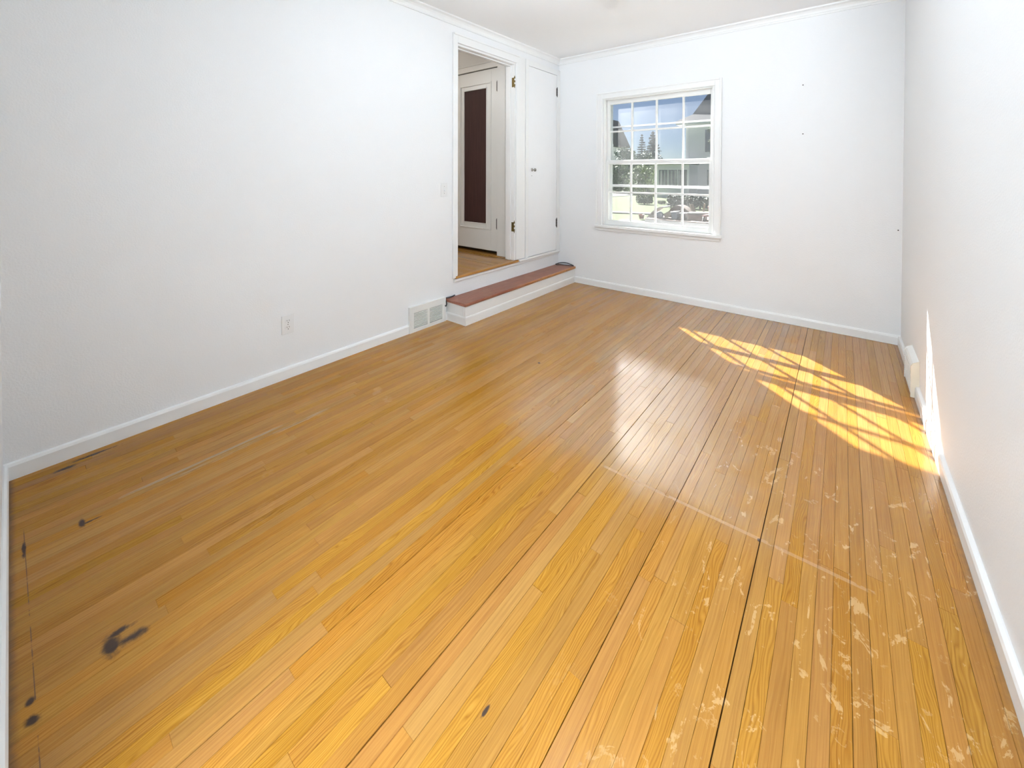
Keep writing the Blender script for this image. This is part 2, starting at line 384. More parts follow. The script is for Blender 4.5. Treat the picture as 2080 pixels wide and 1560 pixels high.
# ---- baseboards and crown mouldings
BH, BT = .070, .015
def base_prof(s, w): return [(w, 0), (w+s*BT, 0), (w+s*BT, BH-.014), (w+s*(BT-.004), BH-.004), (w+s*.004, BH), (w, BH)]
def skirting(name, axis, w, s, runs, label):
    bm = bmesh.new()
    for a, b in runs: add_prism(bm, base_prof(s, w), axis, a, b)
    return struct(link(name, bm, M['trim']), label, 'baseboard')
skirting('baseboard_left', 'y', 0, 1, [(0, 2.004), (2.384, 2.402)], 'low white baseboard along the long left wall up to the floor vent')
skirting('baseboard_back', 'x', L, -1, [(.239, W)], 'low white baseboard under the window wall')
BT = .018
skirting('baseboard_right', 'y', W, -1, [(0, 3.252), (3.566, L-.015)], 'white baseboard along the sunlit right wall, broken by a register')
BT = .015
skirting('baseboard_near', 'x', 0, 1, [(0.015, OX0-.06)], 'white baseboard running edge-on down the left edge of the picture')
def crown_prof(s, w): return [(w, 2.566), (w+s*.010, 2.566), (w+s*.014, 2.576), (w+s*.012, 2.583), (w+s*.018, 2.598), (w+s*.030, 2.611), (w+s*.046, 2.618), (w+s*.050, 2.618), (w+s*.052, 2.63), (w, 2.63)]
def crown(name, axis, w, s, a, b, label):
    return struct(prism(name, crown_prof(s, w), axis, a, b, M['trim']), label, 'crown moulding')
crown('trim_1', 'y', 0, 1, 0, L, 'slim white crown moulding above the doorway wall')
crown('trim_2', 'x', L, -1, 0, W, 'slim white crown moulding above the window wall')
crown('trim_3', 'y', W, -1, 0, L, 'slim white crown moulding above the right wall')
crown('trim_4', 'x', 0, 1, 0, W, 'slim white crown moulding above the near wall')

# ---- doorway trim (left wall)
tr = empty('trim_5', (0, (DY0+DY1)/2, DZ0)); struct(tr, 'white casing of the open doorway with old brass hinge leaves', 'door casing')
CX = .019
box('casing_side', (0, 2.470, .345), (CX, DY0, 2.500), M['trim'], tr, .002)
box('casing_side', (0, DY1-.003, .364), (CX-.002, 3.506, 2.424), M['trim'], tr, .0015)
box('casing_head', (0, DY0-.0005, DZ1), (CX, 3.400, 2.500), M['trim'], tr, .002)
box('casing_corner', (0, 3.400, DZ1+.004), (CX-.002, 3.506, 2.500), M['trim'], tr, .001)
box('back_band', (CX-.002, 2.4705, 2.484), (CX+.010, 3.400, 2.500), M['trim'], tr, .003)
box('jamb', (-TH, DY0-.001, DZ0), (.002, DY0+.018, DZ1), M['trim'], tr, .001)
box('jamb', (-TH, DY1-.018, DZ0), (-.001, DY1+.001, DZ1), M['trim'], tr, .001)
box('head_jamb', (-TH, DY0+.018, DZ1-.019), (-.001, DY1-.018, DZ1+.001), M['trim'], tr, .001)
box('stop', (-.086, DY0+.018, DZ0), (-.046, DY0+.029, DZ1-.019), M['trim'], tr, .002)
box('stop', (-.086, DY1-.030, DZ0), (-.046, DY1-.018, DZ1-.019), M['trim'], tr, .002)
box('head_stop', (-.086, DY0+.029, DZ1-.031), (-.046, DY1-.030, DZ1-.019), M['trim'], tr, .002)
def hinge_leaf(z0, z1):
    bm = bmesh.new(); y = DY1-.018
    add_box(bm, (-.036, y-.0022, z0), (-.004, y, z1), .0006)
    for k in range(3):
        zz = z0+(z1-z0)*(.08+.40*k); add_lathe(bm, [(.0068, 0), (.0068, (z1-z0)*.19)], (.004, y-.005, zz), (0, 0, 1), 12)
    add_lathe(bm, [(.003, 0), (.0062, .004), (.004, .010), (.0012, .024)], (.004, y-.005, z1-.004), (0, 0, 1), 10)
    add_lathe(bm, [(.003, 0), (.0062, .004), (.004, .010), (.0012, .020)], (.004, y-.005, z0+.006), (0, 0, -1), 10)
    for dz in (.2, .5, .8):
        for dx in (-.029, -.014): add_lathe(bm, [(.0032, 0), (.0026, .0012)], (dx, y-.0022, z0+(z1-z0)*dz), (0, -1, 0), 8)
    o = link('hinge_leaf', bm, M['brass'], tr); o['label'] = 'tarnished brass hinge leaf without its door'
hinge_leaf(2.170, 2.268); hinge_leaf(.662, .758)

# ---- closet door beside the doorway
cd = empty('door_1', (0, 3.85, .36)); struct(cd, 'narrow flush white closet door in the corner with a round knob', 'closet door')
box('casing_side', (0, 3.516, .352), (.021, 3.566, 2.497), M['trim'], cd, .002)
box('casing_side', (0, 4.126, .352), (.021, L-.001, 2.497), M['trim'], cd, .002)
box('casing_head', (0, 3.566, 2.434), (.021, 4.126, 2.497), M['trim'], cd, .002)
box('door_leaf', (0, 3.5695, .366), (.017, 4.1225, 2.430), M['door'], cd, .0015)
box('sill_board', (0, 3.400, .338), (.034, L-.001, .360), M['trim'], cd, .003)
for z0, z1 in ((2.176, 2.290), (.628, .742)):
    bm = bmesh.new(); y = 4.124; n = 3; h = z1-z0
    for k in range(n): add_lathe(bm, [(.0062, 0), (.0062, h*.24)], (.0225, y, z0+h*(.12+.26*k)), (0, 0, 1), 12)
    add_lathe(bm, [(.0055, 0), (.005, .008), (.0015, .016)], (.0225, y, z1-h*.10), (0, 0, 1), 10)
    add_lathe(bm, [(.0055, 0), (.005, .008), (.0015, .016)], (.0225, y, z0+h*.12), (0, 0, -1), 10)
    add_box(bm, (.0165, y-.012, z0+h*.12), (.0185, y+.010, z1-h*.10))
    link('hinge', bm, M['darkmetal'], cd)
kn = lathe('knob', [(.0165, 0), (.0165, .003), (.012, .005), (.007, .008), (.006, .022), (.010, .027), (.0165, .032), (.0182, .039), (.0165, .046), (.009, .051), (0, .052)], (.017, 3.634, 1.309), (1, 0, 0), M['knob'], cd, 24)
kn['label'] = 'small round pewter knob'
lathe('keyhole', [(.0042, 0), (.0042, .0012), (.001, .0015)], (.017, 3.628, 1.244), (1, 0, 0), M['slot'], cd, 12)

# ---- fascia trim under the raised threshold
struct(prism('trim_6', [(0, .306), (.010, .306), (.013, .312), (.013, .330), (.017, .3355), (0, .3355)], 'y', 2.488, L-.001, M['trim']), 'white trim strip running below the raised threshold', 'trim')

# ---- step
st = empty('step', (.12, 3.3, 0)); tag(st, 'long low step with red-brown wooden tread and white painted riser below the doorway', 'step')
box('riser_front', (.216, 2.404, 0), (.236, L-.001, .158), M['trim'], st, .0015)
box('riser_end', (.0005, 2.404, 0), (.216, 2.424, .158), M['trim'], st, .001)
prism('base_moulding', [(.236, 0), (.241, 0), (.241, .060), (.239, .070), (.236, .073)], 'y', 2.402, L-.016, M['trim'], st)
prism('base_moulding', [(2.404, 0), (2.400, 0), (2.400, .060), (2.402, .070), (2.404, .073)], 'x', .001, .241, M['trim'], st)
bm = bmesh.new(); add_box(bm, (.0005, 2.393, .1585), (.246, L-.001, .185), .007, 3); link('tread', bm, M['tread'], st, smooth=False)

# ---- cables by the step
bm = bmesh.new()
add_tube(bm, spline([(.004, 2.500, .1915), (.016, 2.455, .1915), (.014, 2.415, .1925), (.010, 2.385, .190), (.010, 2.371, .172), (.014, 2.372, .140), (.022, 2.383, .128), (.024, 2.387, .150), (.016, 2.386, .176)], 8), .0052, 8)
tag(link('cable', bm, M['cable'], smooth=True, origin=(.014, 2.42, .186)), 'short black cable looped over the near end of the step beside the vent', 'cable')
bm = bmesh.new()
add_tube(bm, spline([(.012, 4.120, .1905), (.014, 4.165, .192), (.030, 4.183, .198), (.075, 4.187, .207), (.130, 4.187, .208), (.185, 4.186, .199), (.222, 4.182, .1905)], 8), .0048, 8)
add_tube(bm, spline([(.030, 4.1, .1895), (.10, 4.15, .1895), (.18, 4.172, .1895), (.225, 4.180, .1895)], 8), .0035, 8)
tag(link('cable', bm, M['cable'], smooth=True, origin=(.11, 4.18, .186)), 'black cable lying on the far end of the step against the window wall', 'cable')

# ---- wall register beside the step
vt = empty('floor_register', (0, 2.195, 0)); tag(vt, 'white louvred wall register at floor level beside the step', 'vent')
VY0, VY1, VZ1 = 2.006, 2.382, .203
bm = bmesh.new(); FX = .020
add_box(bm, (0, VY0, .0), (FX, 2.046, VZ1)); add_box(bm, (0, 2.343, 0), (FX, VY1, VZ1)); add_box(bm, (0, 2.046, .158), (FX, 2.343, VZ1)); add_box(bm, (0, 2.046, 0), (FX, 2.343, .030)); 
link('frame', bm, M['vent'], vt)
box('mullion', (.002, 2.184, .030), (FX, 2.207, .158), M['vent'], vt)
box('shade_plate', (.0002, 2.046, .030), (.003, 2.343, .158), M['ventshade'], vt)  # near-black plate puts the shade between the louvres into the colour
nsl = 11
for side in ((2.046, 2.184), (2.207, 2.343)):
    for k in range(nsl):
        z = .032+k*(.126/nsl)
        prism('louvre', [(.010, z+.0112), (.011, z+.0116), (FX-.0015, z+.0106), (FX-.001, z+.0098), (FX-.001, z+.0046), (FX-.0022, z+.0040)], 'y', side[0], side[1], M['vent'], vt)
box('top_lip', (0, VY0, VZ1-.001), (FX+.003, VY1, VZ1+.004), M['vent'], vt, .001)

# ---- right wall register
rg = empty('baseboard_register', (W, 3.41, 0)); tag(rg, 'white sloped-top register with beige end cap on the right wall', 'vent')
prism('body', [(W, .004), (W-.032, .004), (W-.032, .176), (W-.024, .190), (W, .206)], 'y', 3.262, 3.556, M['vent'], rg)
box('front_panel', (W-.0345, 3.275, .022), (W-.032, 3.545, .165), M['vent'], rg, .001)
for k in range(9): box('louvre', (W-.037, 3.285, .034+k*.013), (W-.0345, 3.535, .040+k*.013), M['vent'], rg)
prism('end_cap', [(W, .002), (W-.036, .002), (W-.036, .178), (W-.027, .195), (W, .211)], 'y', 3.254, 3.262, M['beige'], rg)
prism('end_cap', [(W, .002), (W-.036, .002), (W-.036, .178), (W-.027, .195), (W, .211)], 'y', 3.556, 3.563, M['vent'], rg)

# ---- outlet and switch on the left wall
ot = empty('wall_outlet', (0, 1.104, .332)); tag(ot, 'white duplex power outlet low on the long left wall', 'outlet')
box('cover_plate', (0, 1.068, .275), (.006, 1.140, .390), M['plastic'], ot, .002, 2)
for zc in (.3525, .3125):
    bm = bmesh.new()
    prof = [(1.104+.0165*math.cos(a), zc+.0145*max(-.86, min(.86, math.sin(a)))) for a in [i*math.pi/12 for i in range(24)]]
    add_prism(bm, prof, 'x', .005, .0082); f = link('receptacle', bm, M['plastic'], ot)
    box('slot', (.0078, 1.0965, zc+.000), (.0085, 1.0985, zc+.0085), M['slot'], f)
    box('slot', (.0078, 1.1095, zc+.000), (.0085, 1.1115, zc+.0085), M['slot'], f)
    lathe('ground_hole', [(.0026, 0), (.0026, .0006)], (.0079, 1.104, zc-.0075), (1, 0, 0), M['slot'], f, 10)
lathe('screw', [(.0030, 0), (.0024, .0012)], (.006, 1.104, .3325), (1, 0, 0), M['knob'], ot, 10)
sw = empty('light_switch', (0, 2.376, 1.127)); tag(sw, 'white toggle light switch beside the doorway', 'light switch')
box('cover_plate', (0, 2.341, 1.069), (.006, 2.411, 1.185), M['plastic'], sw, .002, 2)
box('toggle_slot', (.0055, 2.371, 1.115), (.0068, 2.381, 1.139), M['plastic'], sw, .0005)
bm = bmesh.new(); add_prism(bm, [(.006, 1.121), (.017, 1.113), (.018, 1.119), (.006, 1.132)], 'y', 2.3725, 2.3795); link('toggle', bm, M['plastic'], sw)
for z in (1.097, 1.157): lathe('screw', [(.0030, 0), (.0024, .0012)], (.006, 2.376, z), (1, 0, 0), M['knob'], sw, 10)

# ---- nails in the window wall
for (x, z, lab) in ((2.397, 2.012, 'upper tiny nail in the bare window wall right of the window'), (2.400, 1.606, 'lower tiny nail in the bare window wall right of the window'), (2.985, .856, 'tiny nail in the window wall next to the right corner')):
    bm = bmesh.new(); add_lathe(bm, [(.0016, 0), (.0016, .007), (.0045, .0075), (.0042, .010)], (x, L-.0003, z), (0, -1, 0), 10)
    tag(link('nail', bm, M['darkmetal'], origin=(x, L, z)), lab, 'nail')

# ================================================================= WINDOW
wd = empty('window_1', ((WX0+WX1)/2, L, WZ0)); struct(wd, 'white double-hung window with sixteen small panes and a storm window', 'window')
ci0, ci1, czt = .578, 1.726, 2.098
box('casing_side', (.516, L-.018, .700), (ci0, L, 2.156), M['trim'], wd, .002)
box('casing_side', (ci1, L-.018, .700), (1.778, L, 2.156), M['trim'], wd, .002)
box('casing_head', (ci0, L-.018, czt), (ci1, L, 2.156), M['trim'], wd, .002)
box('back_band', (.508, L-.027, .700), (.524, L, 2.164), M['trim'], wd, .003)
box('back_band', (1.770, L-.027, .700), (1.786, L, 2.164), M['trim'], wd, .003)
box('back_band', (.524, L-.027, 2.148), (1.770, L, 2.164), M['trim'], wd, .003)
box('stool', (.500, L-.042, .672), (1.796, L+.045, .700), M['trim'], wd, .004, 2)
box('apron', (.516, L-.016, .640), (1.780, L, .672), M['trim'], wd, .002)
box('jamb', (WX0-.001, L, .700), (.596, YB-.06, WZ1), M['trim'], wd)
box('jamb', (1.708, L, .700), (WX1+.001, YB-.06, WZ1), M['trim'], wd)
box('head_jamb', (.596, L, 2.094), (1.708, YB-.06, WZ1+.001), M['trim'], wd)
box('stop_bead', (.596, L+.012, .700), (.606, L+.030, 2.094), M['sash'], wd, .002)
box('stop_bead', (1.698, L+.012, .700), (1.708, L+.030, 2.094), M['sash'], wd, .002)
box('stop_bead', (.606, L+.012, 2.084), (1.698, L+.030, 2.094), M['sash'], wd, .002)
prism('outer_sill', [(L+.045, .700), (L+.045, .650), (YB+.05, .620), (YB+.05, .655)], 'x', WX0, WX1, M['trim'], wd)
def sash(name, y0, y1, z0, z1, rb, rt, stile, zmid, mx):
    s = empty(name, (1.152, y0, z0)); s.location = Vector((1.152, y0, z0))-wloc(wd); s.parent = wd
    x0, x1 = .598, 1.706
    box('stile', (x0, y0, z0), (x0+stile, y1, z1), M['sash'], s, .0015); box('stile', (x1-stile, y0, z0), (x1, y1, z1), M['sash'], s, .0015)
    box('rail', (x0+stile, y0, z0), (x1-stile, y1, z0+rb), M['sash'], s, .0015); box('rail', (x0+stile, y0, z1-rt), (x1-stile, y1, z1), M['sash'], s, .0015)
    mw = .0085
    gx = [x0+stile]+mx+[x1-stile]; gz = [z0+rb, zmid, z1-rt]
    for m in mx:
        prism('muntin', [(m-mw, y0+.003), (m-mw*.5, y0), (m+mw*.5, y0), (m+mw, y0+.003), (m+mw, y1-.004), (m-mw, y1-.004)], 'z', z0+rb, z1-rt, M['sash'], s)
    for a, b in zip(gx, gx[1:]):
        box('muntin', (a+(mw if a in mx else 0), y0+.001, zmid-mw), (b-(mw if b in mx else 0), y1-.004, zmid+mw), M['sash'], s, .001)
    yg = (y0+y1)/2+.003
    for i in range(4):
        for j in range(2):
            a, b = gx[i]+(mw if i else 0), gx[i+1]-(mw if i < 3 else 0)
            c, d = gz[j]+(mw if j else 0), gz[j+1]-(mw if j < 1 else 0)
            box('pane', (a, yg, c), (b, yg+.003, d), M['glass'], s)
    return s
sash('lower_sash', L+.032, L+.064, .701, 1.414, .055, .036, .036, 1.066, [.893, 1.157, 1.424])
sash('upper_sash', L+.070, L+.102, 1.386, 2.094, .036, .052, .034, 1.738, [.885, 1.150, 1.418])
bm = bmesh.new(); add_lathe(bm, [(.013, 0), (.013, .004), (.006, .006), (.006, .014), (.004, .016)], (1.66, L+.050, 1.414), (0, 0, 1), 14); add_box(bm, (1.645, L+.044, 1.426), (1.690, L+.054, 1.431), .002); link('sash_lock', bm, M['alu'], wd)
sm = empty('storm_window', (0, 0, 0)); sm.location = Vector((1.152, L+.13, .70))-wloc(wd); sm.parent = wd
SY0, SY1 = L+.128, L+.148
box('frame_side', (.596, SY0, .675), (.632, SY1, 2.094), M['alu'], sm); box('frame_side', (1.672, SY0, .675), (1.708, SY1, 2.094), M['alu'], sm)
box('frame_rail', (.632, SY0, 2.066), (1.672, SY1, 2.094), M['alu'], sm); box('frame_rail', (.632, SY0, .675), (1.672, SY1, .700), M['alu'], sm)
box('frame_rail', (.632, SY0, 1.372), (1.672, SY1, 1.404), M['alu'], sm)
box('frame_rail', (.632, SY0+.004, 1.785), (1.672, SY1-.004, 1.803), M['alu'], sm)
box('frame_rail', (.632, SY0+.002, 1.122), (1.672, SY1, 1.150), M['alu'], sm)
for a, b in ((.700, 1.122), (1.150, 1.372), (1.404, 1.785), (1.803, 2.066)):
    box('pane', (.632, SY0+.008, a), (1.672, SY0+.011, b), M['stormglass'], sm)

# ================================================================= HALL beyond the doorway
HX0, HY0, HY1, HZC = -2.7, 1.4, 3.424, 2.80
hf = box('floor_hall', (HX0, HY0, .20), (-TH+.0, HY1+.25, .345), M['subfloor']); struct(hf, 'darker oak strip floor of the hall beyond the doorway', 'floor')
y = HY0
while y < HY1+.20:
    x = -TH-.001
    inside = DY0 <= y+.02 <= DY1
    xs = -.030 if inside else -TH-.002
    x1 = xs
    while x1 > HX0+.05:
        x0 = max(HX0, x1-rp.uniform(.5, 1.6))
        y0p, y1p = (max(y, DY0+.019), min(y+.0395, DY1-.019)) if (x1 > -TH) else (y, y+.0395)
        if y1p-y0p > .006: make_plank('plank', (x0, y0p, .3455), (x1-.0008, y1p, .3595), M['halloak'], hf)
        x1 = x0
    y += .0401
th = bmesh.new(); add_box(th, (-.030, 2.500, .3365), (.024, 3.3985, .3605), .006, 3)
struct(link('trim_7', th, M['nosing']), 'honey-coloured wooden threshold nosing of the raised doorway', 'threshold')
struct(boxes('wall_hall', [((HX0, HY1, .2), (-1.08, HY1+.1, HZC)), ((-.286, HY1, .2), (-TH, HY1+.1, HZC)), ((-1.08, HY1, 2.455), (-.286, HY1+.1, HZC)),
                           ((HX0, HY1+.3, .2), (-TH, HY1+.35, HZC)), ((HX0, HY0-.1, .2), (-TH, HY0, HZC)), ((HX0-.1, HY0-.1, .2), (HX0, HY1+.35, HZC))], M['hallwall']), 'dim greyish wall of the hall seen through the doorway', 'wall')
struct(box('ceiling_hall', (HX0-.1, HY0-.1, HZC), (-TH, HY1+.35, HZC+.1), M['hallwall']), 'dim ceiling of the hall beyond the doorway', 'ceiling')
hd = empty('door_2', (-.65, HY1, .36)); struct(hd, 'white hall door with a tall dark brown centre panel', 'door')
DX0, DX1 = -1.066, -.302
y0, y1 = HY1+.004, HY1+.042
px0, px1, pz0, pz1 = -.905, -.400, .630, 2.300     # field of the raised moulding
z0d, z1d = .402, 2.440
box('stile', (DX0, y0, z0d), (px0, y1, z1d), M['halldoor'], hd, .0015); box('stile', (px1, y0, z0d), (DX1, y1, z1d), M['halldoor'], hd, .0015)
box('rail', (px0, y0, z0d), (px1, y1, pz0), M['halldoor'], hd, .0005); box('rail', (px0, y0, pz1), (px1, y1, z1d), M['halldoor'], hd, .0005)
ix0, ix1, iz0, iz1 = -.838, -.482, .700, 2.234
def mould(name, a, b):
    box(name, a, b, M['halldoor'], hd, .004, 2)
mould('moulding', (px0, y0+.006, pz0), (ix0, y1-.008, pz1)); mould('moulding', (ix1, y0+.006, pz0), (px1, y1-.008, pz1))
mould('moulding', (ix0, y0+.006, pz0), (ix1, y1-.008, iz0)); mould('moulding', (ix0, y0+.006, iz1), (ix1, y1-.008, pz1))
for a, b in (((px0, y0-.006, pz0), (px0+.016, y0+.012, pz1)), ((px1-.016, y0-.006, pz0), (px1, y0+.012, pz1)), ((px0+.016, y0-.006, pz0), (px1-.016, y0+.012, pz0+.016)), ((px0+.016, y0-.006, pz1-.016), (px1-.016, y0+.012, pz1))):
    mould('bead', a, b)
for a, b in (((ix0-.012, y0, iz0-.012), (ix0, y0+.012, iz1+.012)), ((ix1, y0, iz0-.012), (ix1+.012, y0+.012, iz1+.012)), ((ix0, y0, iz0-.012), (ix1, y0+.012, iz0)), ((ix0, y0, iz1), (ix1, y0+.012, iz1+.012))):
    mould('bead', a, b)
o = box('panel', (ix0, y0+.012, iz0), (ix1, y1-.012, iz1), M['brownpanel'], hd); o['label'] = 'tall dark brown centre panel'
for a, b in ((2.180, 2.285), (.655, .765)):
    bm = bmesh.new(); add_lathe(bm, [(.003, -.012), (.0095, 0), (.0095, b-a), (.003, b-a+.012)], (DX1-.001, y0-.007, a), (0, 0, 1), 12); add_box(bm, (DX1-.020, y0-.003, a+.004), (DX1+.012, y0, b-.004)); link('hinge', bm, M['darkmetal'], hd)
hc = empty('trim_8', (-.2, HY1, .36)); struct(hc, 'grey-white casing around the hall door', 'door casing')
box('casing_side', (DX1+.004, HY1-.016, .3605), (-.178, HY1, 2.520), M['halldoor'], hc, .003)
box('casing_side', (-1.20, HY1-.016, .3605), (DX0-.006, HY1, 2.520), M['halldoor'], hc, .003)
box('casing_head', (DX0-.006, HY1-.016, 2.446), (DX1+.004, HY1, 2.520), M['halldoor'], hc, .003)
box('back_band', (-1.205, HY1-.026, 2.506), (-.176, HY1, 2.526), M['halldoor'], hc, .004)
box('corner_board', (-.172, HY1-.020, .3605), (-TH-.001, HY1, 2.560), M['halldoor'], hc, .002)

# ================================================================= space behind the camera
RX0, RX1, RY0 = .6, 4.6, -3.4
struct(box('floor_rear', (RX0, RY0, -.10), (RX1, -.121, -.001), M['carpet']), 'unseen floor behind the viewer, made pale to bounce light onto the ceiling', 'floor')
struct(boxes('wall_rear', [((RX0-.1, RY0-.1, 0), (RX1+.1, RY0, ZC)), ((RX0-.1, RY0, 0), (RX0, -.12, ZC)), ((RX1, RY0, 0), (RX1+.1, -.12, ZC)), ((W, -.12, 0), (RX1+.1, -.0, ZC))], M['wall']), 'white walls of the room behind the viewer', 'wall')
struct(box('ceiling_rear', (RX0-.1, RY0-.1, ZC), (RX1+.1, -.12, ZC+.1), M['ceiling']), 'white ceiling of the room behind the viewer', 'ceiling')
opal = NT('fill_opal_glass'); opal.set(color=(.9, .9, .88), rough=.3)
opal.b.inputs['Emission Color'].default_value = (.79, .895, 1.0, 1)
opal.b.inputs['Emission Strength'].default_value = 46.0*FILL_POWER
hall_opal = NT('fill_hall_globe'); hall_opal.set(color=(.9, .9, .88), rough=.3)
hall_opal.b.inputs['Emission Color'].default_value = (1.0, .96, .9, 1); hall_opal.b.inputs['Emission Strength'].default_value = 60.0
def fill_globe_lamp(x, y, r, drop, label, glow=None, ZC=ZC):
    l = empty('fill_globe_lamp', (x, y, ZC)); tag(l, label, 'lamp')
    lathe('canopy', [(.07, 0), (.07, .010), (.055, .024), (.012, .030)], (x, y, ZC), (0, 0, -1), M['plastic'], l, 32)
    lathe('stem', [(.008, .02), (.008, drop-r+.012)], (x, y, ZC), (0, 0, -1), M['knob'], l, 12)
    lathe('fitter', [(.03, 0), (.045, .012), (.045, .03), (.04, .034)], (x, y, ZC-drop+r+.012), (0, 0, -1), M['knob'], l, 24)
    lathe('globe', [(r*math.sin(a), -r*math.cos(a)) for a in [i*math.pi/16 for i in range(17)]], (x, y, ZC-drop), (0, 0, 1), (glow or opal).m, l, 32)
fill_globe_lamp(1.60, 1.95, .13, .25, 'added opal globe fill lamp hanging unseen in the middle of the empty room')  # added above the frame as fill for walls and floor
fill_globe_lamp(-1.85, 1.95, .10, .22, 'small added opal globe fill lamp, unseen in the hall beyond the doorway', hall_opal, HZC)  # added outside the sightline to lift the dark hall
def fill_uplight(x, y, label):
    l = empty('fill_floor_lamp', (x, y, 0)); tag(l, label, 'fill lamp')
    lathe('base', [(.15, 0), (.15, .015), (.05, .03), (.014, .04)], (x, y, 0), (0, 0, 1), M['darkmetal'], l, 32)
    h = .86
    lathe('pole', [(.016, .03), (.016, h-.10)], (x, y, 0), (0, 0, 1), M['darkmetal'], l, 16)
    lathe('bowl', [(.02, h-.12), (.10, h-.09), (.19, h-.04), (.24, h+.02), (.235, h+.02), (.185, h-.03), (.10, h-.07), (.0, h-.08)], (x, y, 0), (0, 0, 1), M['darkmetal'], l, 32)
    lathe('fill_diffuser', [(.22, h), (.205, h+.014), (.15, h+.026), (.07, h+.032), (0, h+.034)], (x, y, 0), (0, 0, 1), torch.m, l, 32)
torch = NT('fill_uplight_diffuser'); torch.set(color=(.9, .9, .88), rough=.4)
torch.b.inputs['Emission Color'].default_value = (.80, .895, .985, 1); torch.b.inputs['Emission Strength'].default_value = 1280.0
fill_uplight(3.1, -2.5, 'added dark uplight fill lamp, unseen in the room behind the viewer')  # added uplight, unseen; fills the room and its ceiling through the opening

# ================================================================= OUTSIDE
GZ = -.35
def gnd(px, py): return on(px, py, 2, GZ)
def grass_mat():
    t = NT('lawn_grass'); p, x, y, z = t.pos()
    a = t.noise(p, .8, 4); b = t.noise(p, 9, 5, .7)
    c = t.mix(a, (.009, .024, .002), (.020, .036, .003)); c = t.mix(t.step(b, .35, .75), c, (.028, .034, .006))
    return t.set(color=c, rough=.9, spec=.1, normal=t.bump(b, .6, .03))
M['grass'] = grass_mat()
M['concrete'] = plain('pale_concrete', (.075, .074, .075), .95, spec=.05, var=.12, nscale=3)
M['asphalt'] = plain('grey_asphalt', (.06, .06, .063), .95, spec=.05, var=.12, nscale=4)
M['siding'] = plain('white_siding', (.90, .905, .93), .6, var=.03)
M['roofg'] = plain('grey_shingles', (.075, .075, .08), .95, spec=.05, var=.3, nscale=6)
M['roofb'] = plain('brown_shingles', (.085, .066, .058), .95, spec=.05, var=.25, nscale=6)
M['winglass'] = plain('dark_window', (.055, .075, .095), .12, spec=.6)
M['curtain'] = plain('grey_curtain', (.42, .44, .46), .8)
M['bark'] = plain('bark', (.085, .06, .04), .9)
def leaf_mat(name, a, b):
    t = NT(name); p, x, y, z = t.pos(); oi = t.noise(p, 1.7, 5, .7)
    c = t.mix(t.step(oi, .3, .7), a, b); t.set(color=c, rough=.7, spec=.2); return t.m
M['leafdark'] = leaf_mat('conifer_needles', (.010, .022, .016), (.022, .040, .024))
M['leaf'] = leaf_mat('broad_leaves', (.022, .045, .016), (.045, .075, .024))
M['leaflight'] = leaf_mat('light_leaves', (.034, .062, .008), (.07, .10, .018))

struct(box('ground_lawn', (-70, YB+.02, GZ-.3), (60, 120, GZ), M['grass']), 'sunny lawn outside the window', 'lawn')
pd = gnd(1300, 462)
def slab(name, pts, mat, label, cat, h=.03):
    bm = bmesh.new(); A = [bm.verts.new((p[0], p[1], GZ-.01)) for p in pts]; B = [bm.verts.new((p[0], p[1], GZ+h)) for p in pts]
    n = len(pts); bm.faces.new(B); bm.faces.new(A[::-1])
    for i in range(n): bm.faces.new((A[i], A[(i+1) % n], B[(i+1) % n], B[i]))
    return struct(link(name, bm, mat), label, cat)
slab('driveway', [gnd(1180, 470), gnd(1262, 447), gnd(1300, 451), gnd(1360, 446), gnd(1446, 438), gnd(1600, 436), gnd(1640, 560), gnd(1100, 560)], M['concrete'], 'pale driveway just outside the window under the junk pile', 'driveway')
a = gnd(1200, 430); b = gnd(1460, 437)
slab('sidewalk', [gnd(1180, 428.5), gnd(1340, 434.5), gnd(1340, 437), gnd(1180, 431)], M['concrete'], 'thin pale sidewalk strip crossing the lawn', 'sidewalk', .04)
slab('street', [gnd(1150, 405), gnd(1285, 397.5), gnd(1340, 394), gnd(1345, 389), gnd(1150, 391)], M['asphalt'], 'pale street behind the lawn', 'street', .02)

# --- white neighbouring house
YH = 30.0
def H(px, py, Y=YH): return on(px, py, 1, Y)
hs = empty('house', (H(1400, 400).x, YH, GZ)); tag(hs, 'white two-storey house with steep grey roof on the right', 'house')
xl = H(1394, 300).x; ze = H(1400, 254).z; xr = xl+9.0
box('wall_block', (xl, YH, GZ), (xr, YH+8, ze), M['siding'], hs)
nb = 26
for k in range(nb):
    z = GZ+.5+k*(ze-GZ-.6)/nb
    prism('siding_board', [(YH, z), (YH-.03, z), (YH-.008, z+(ze-GZ-.6)/nb), (YH, z+(ze-GZ-.6)/nb)], 'x', xl+.18, xr, M['siding'], hs)
box('corner_board', (xl-.02, YH-.05, GZ), (xl+.2, YH+.1, ze), M['siding'], hs)
box('eave', (xl-.55, YH-.55, ze), (xr+.5, YH+8.5, ze+.22), M['siding'], hs)
zr = H(1425, 194, YH+3).z
bm = bmesh.new()
b0 = [(xl-.6, YH-.6, ze+.22), (xr+.6, YH-.6, ze+.22), (xr+.6, YH+8.6, ze+.22), (xl-.6, YH+8.6, ze+.22)]
m0 = [(xl+.35, YH+.2, ze+.75), (xr-.3, YH+.2, ze+.75), (xr-.3, YH+7.8, ze+.75), (xl+.35, YH+7.8, ze+.75)]
t0 = [(xl+1.15, YH+1.6, zr), (xr-1.2, YH+1.6, zr), (xr-1.2, YH+6.4, zr), (xl+1.15, YH+6.4, zr)]
R_ = [[bm.verts.new(v) for v in q] for q in (b0, m0, t0)]
for A, B in zip(R_, R_[1:]):
    for i in range(4): bm.faces.new((A[i], A[(i+1) % 4], B[(i+1) % 4], B[i]))
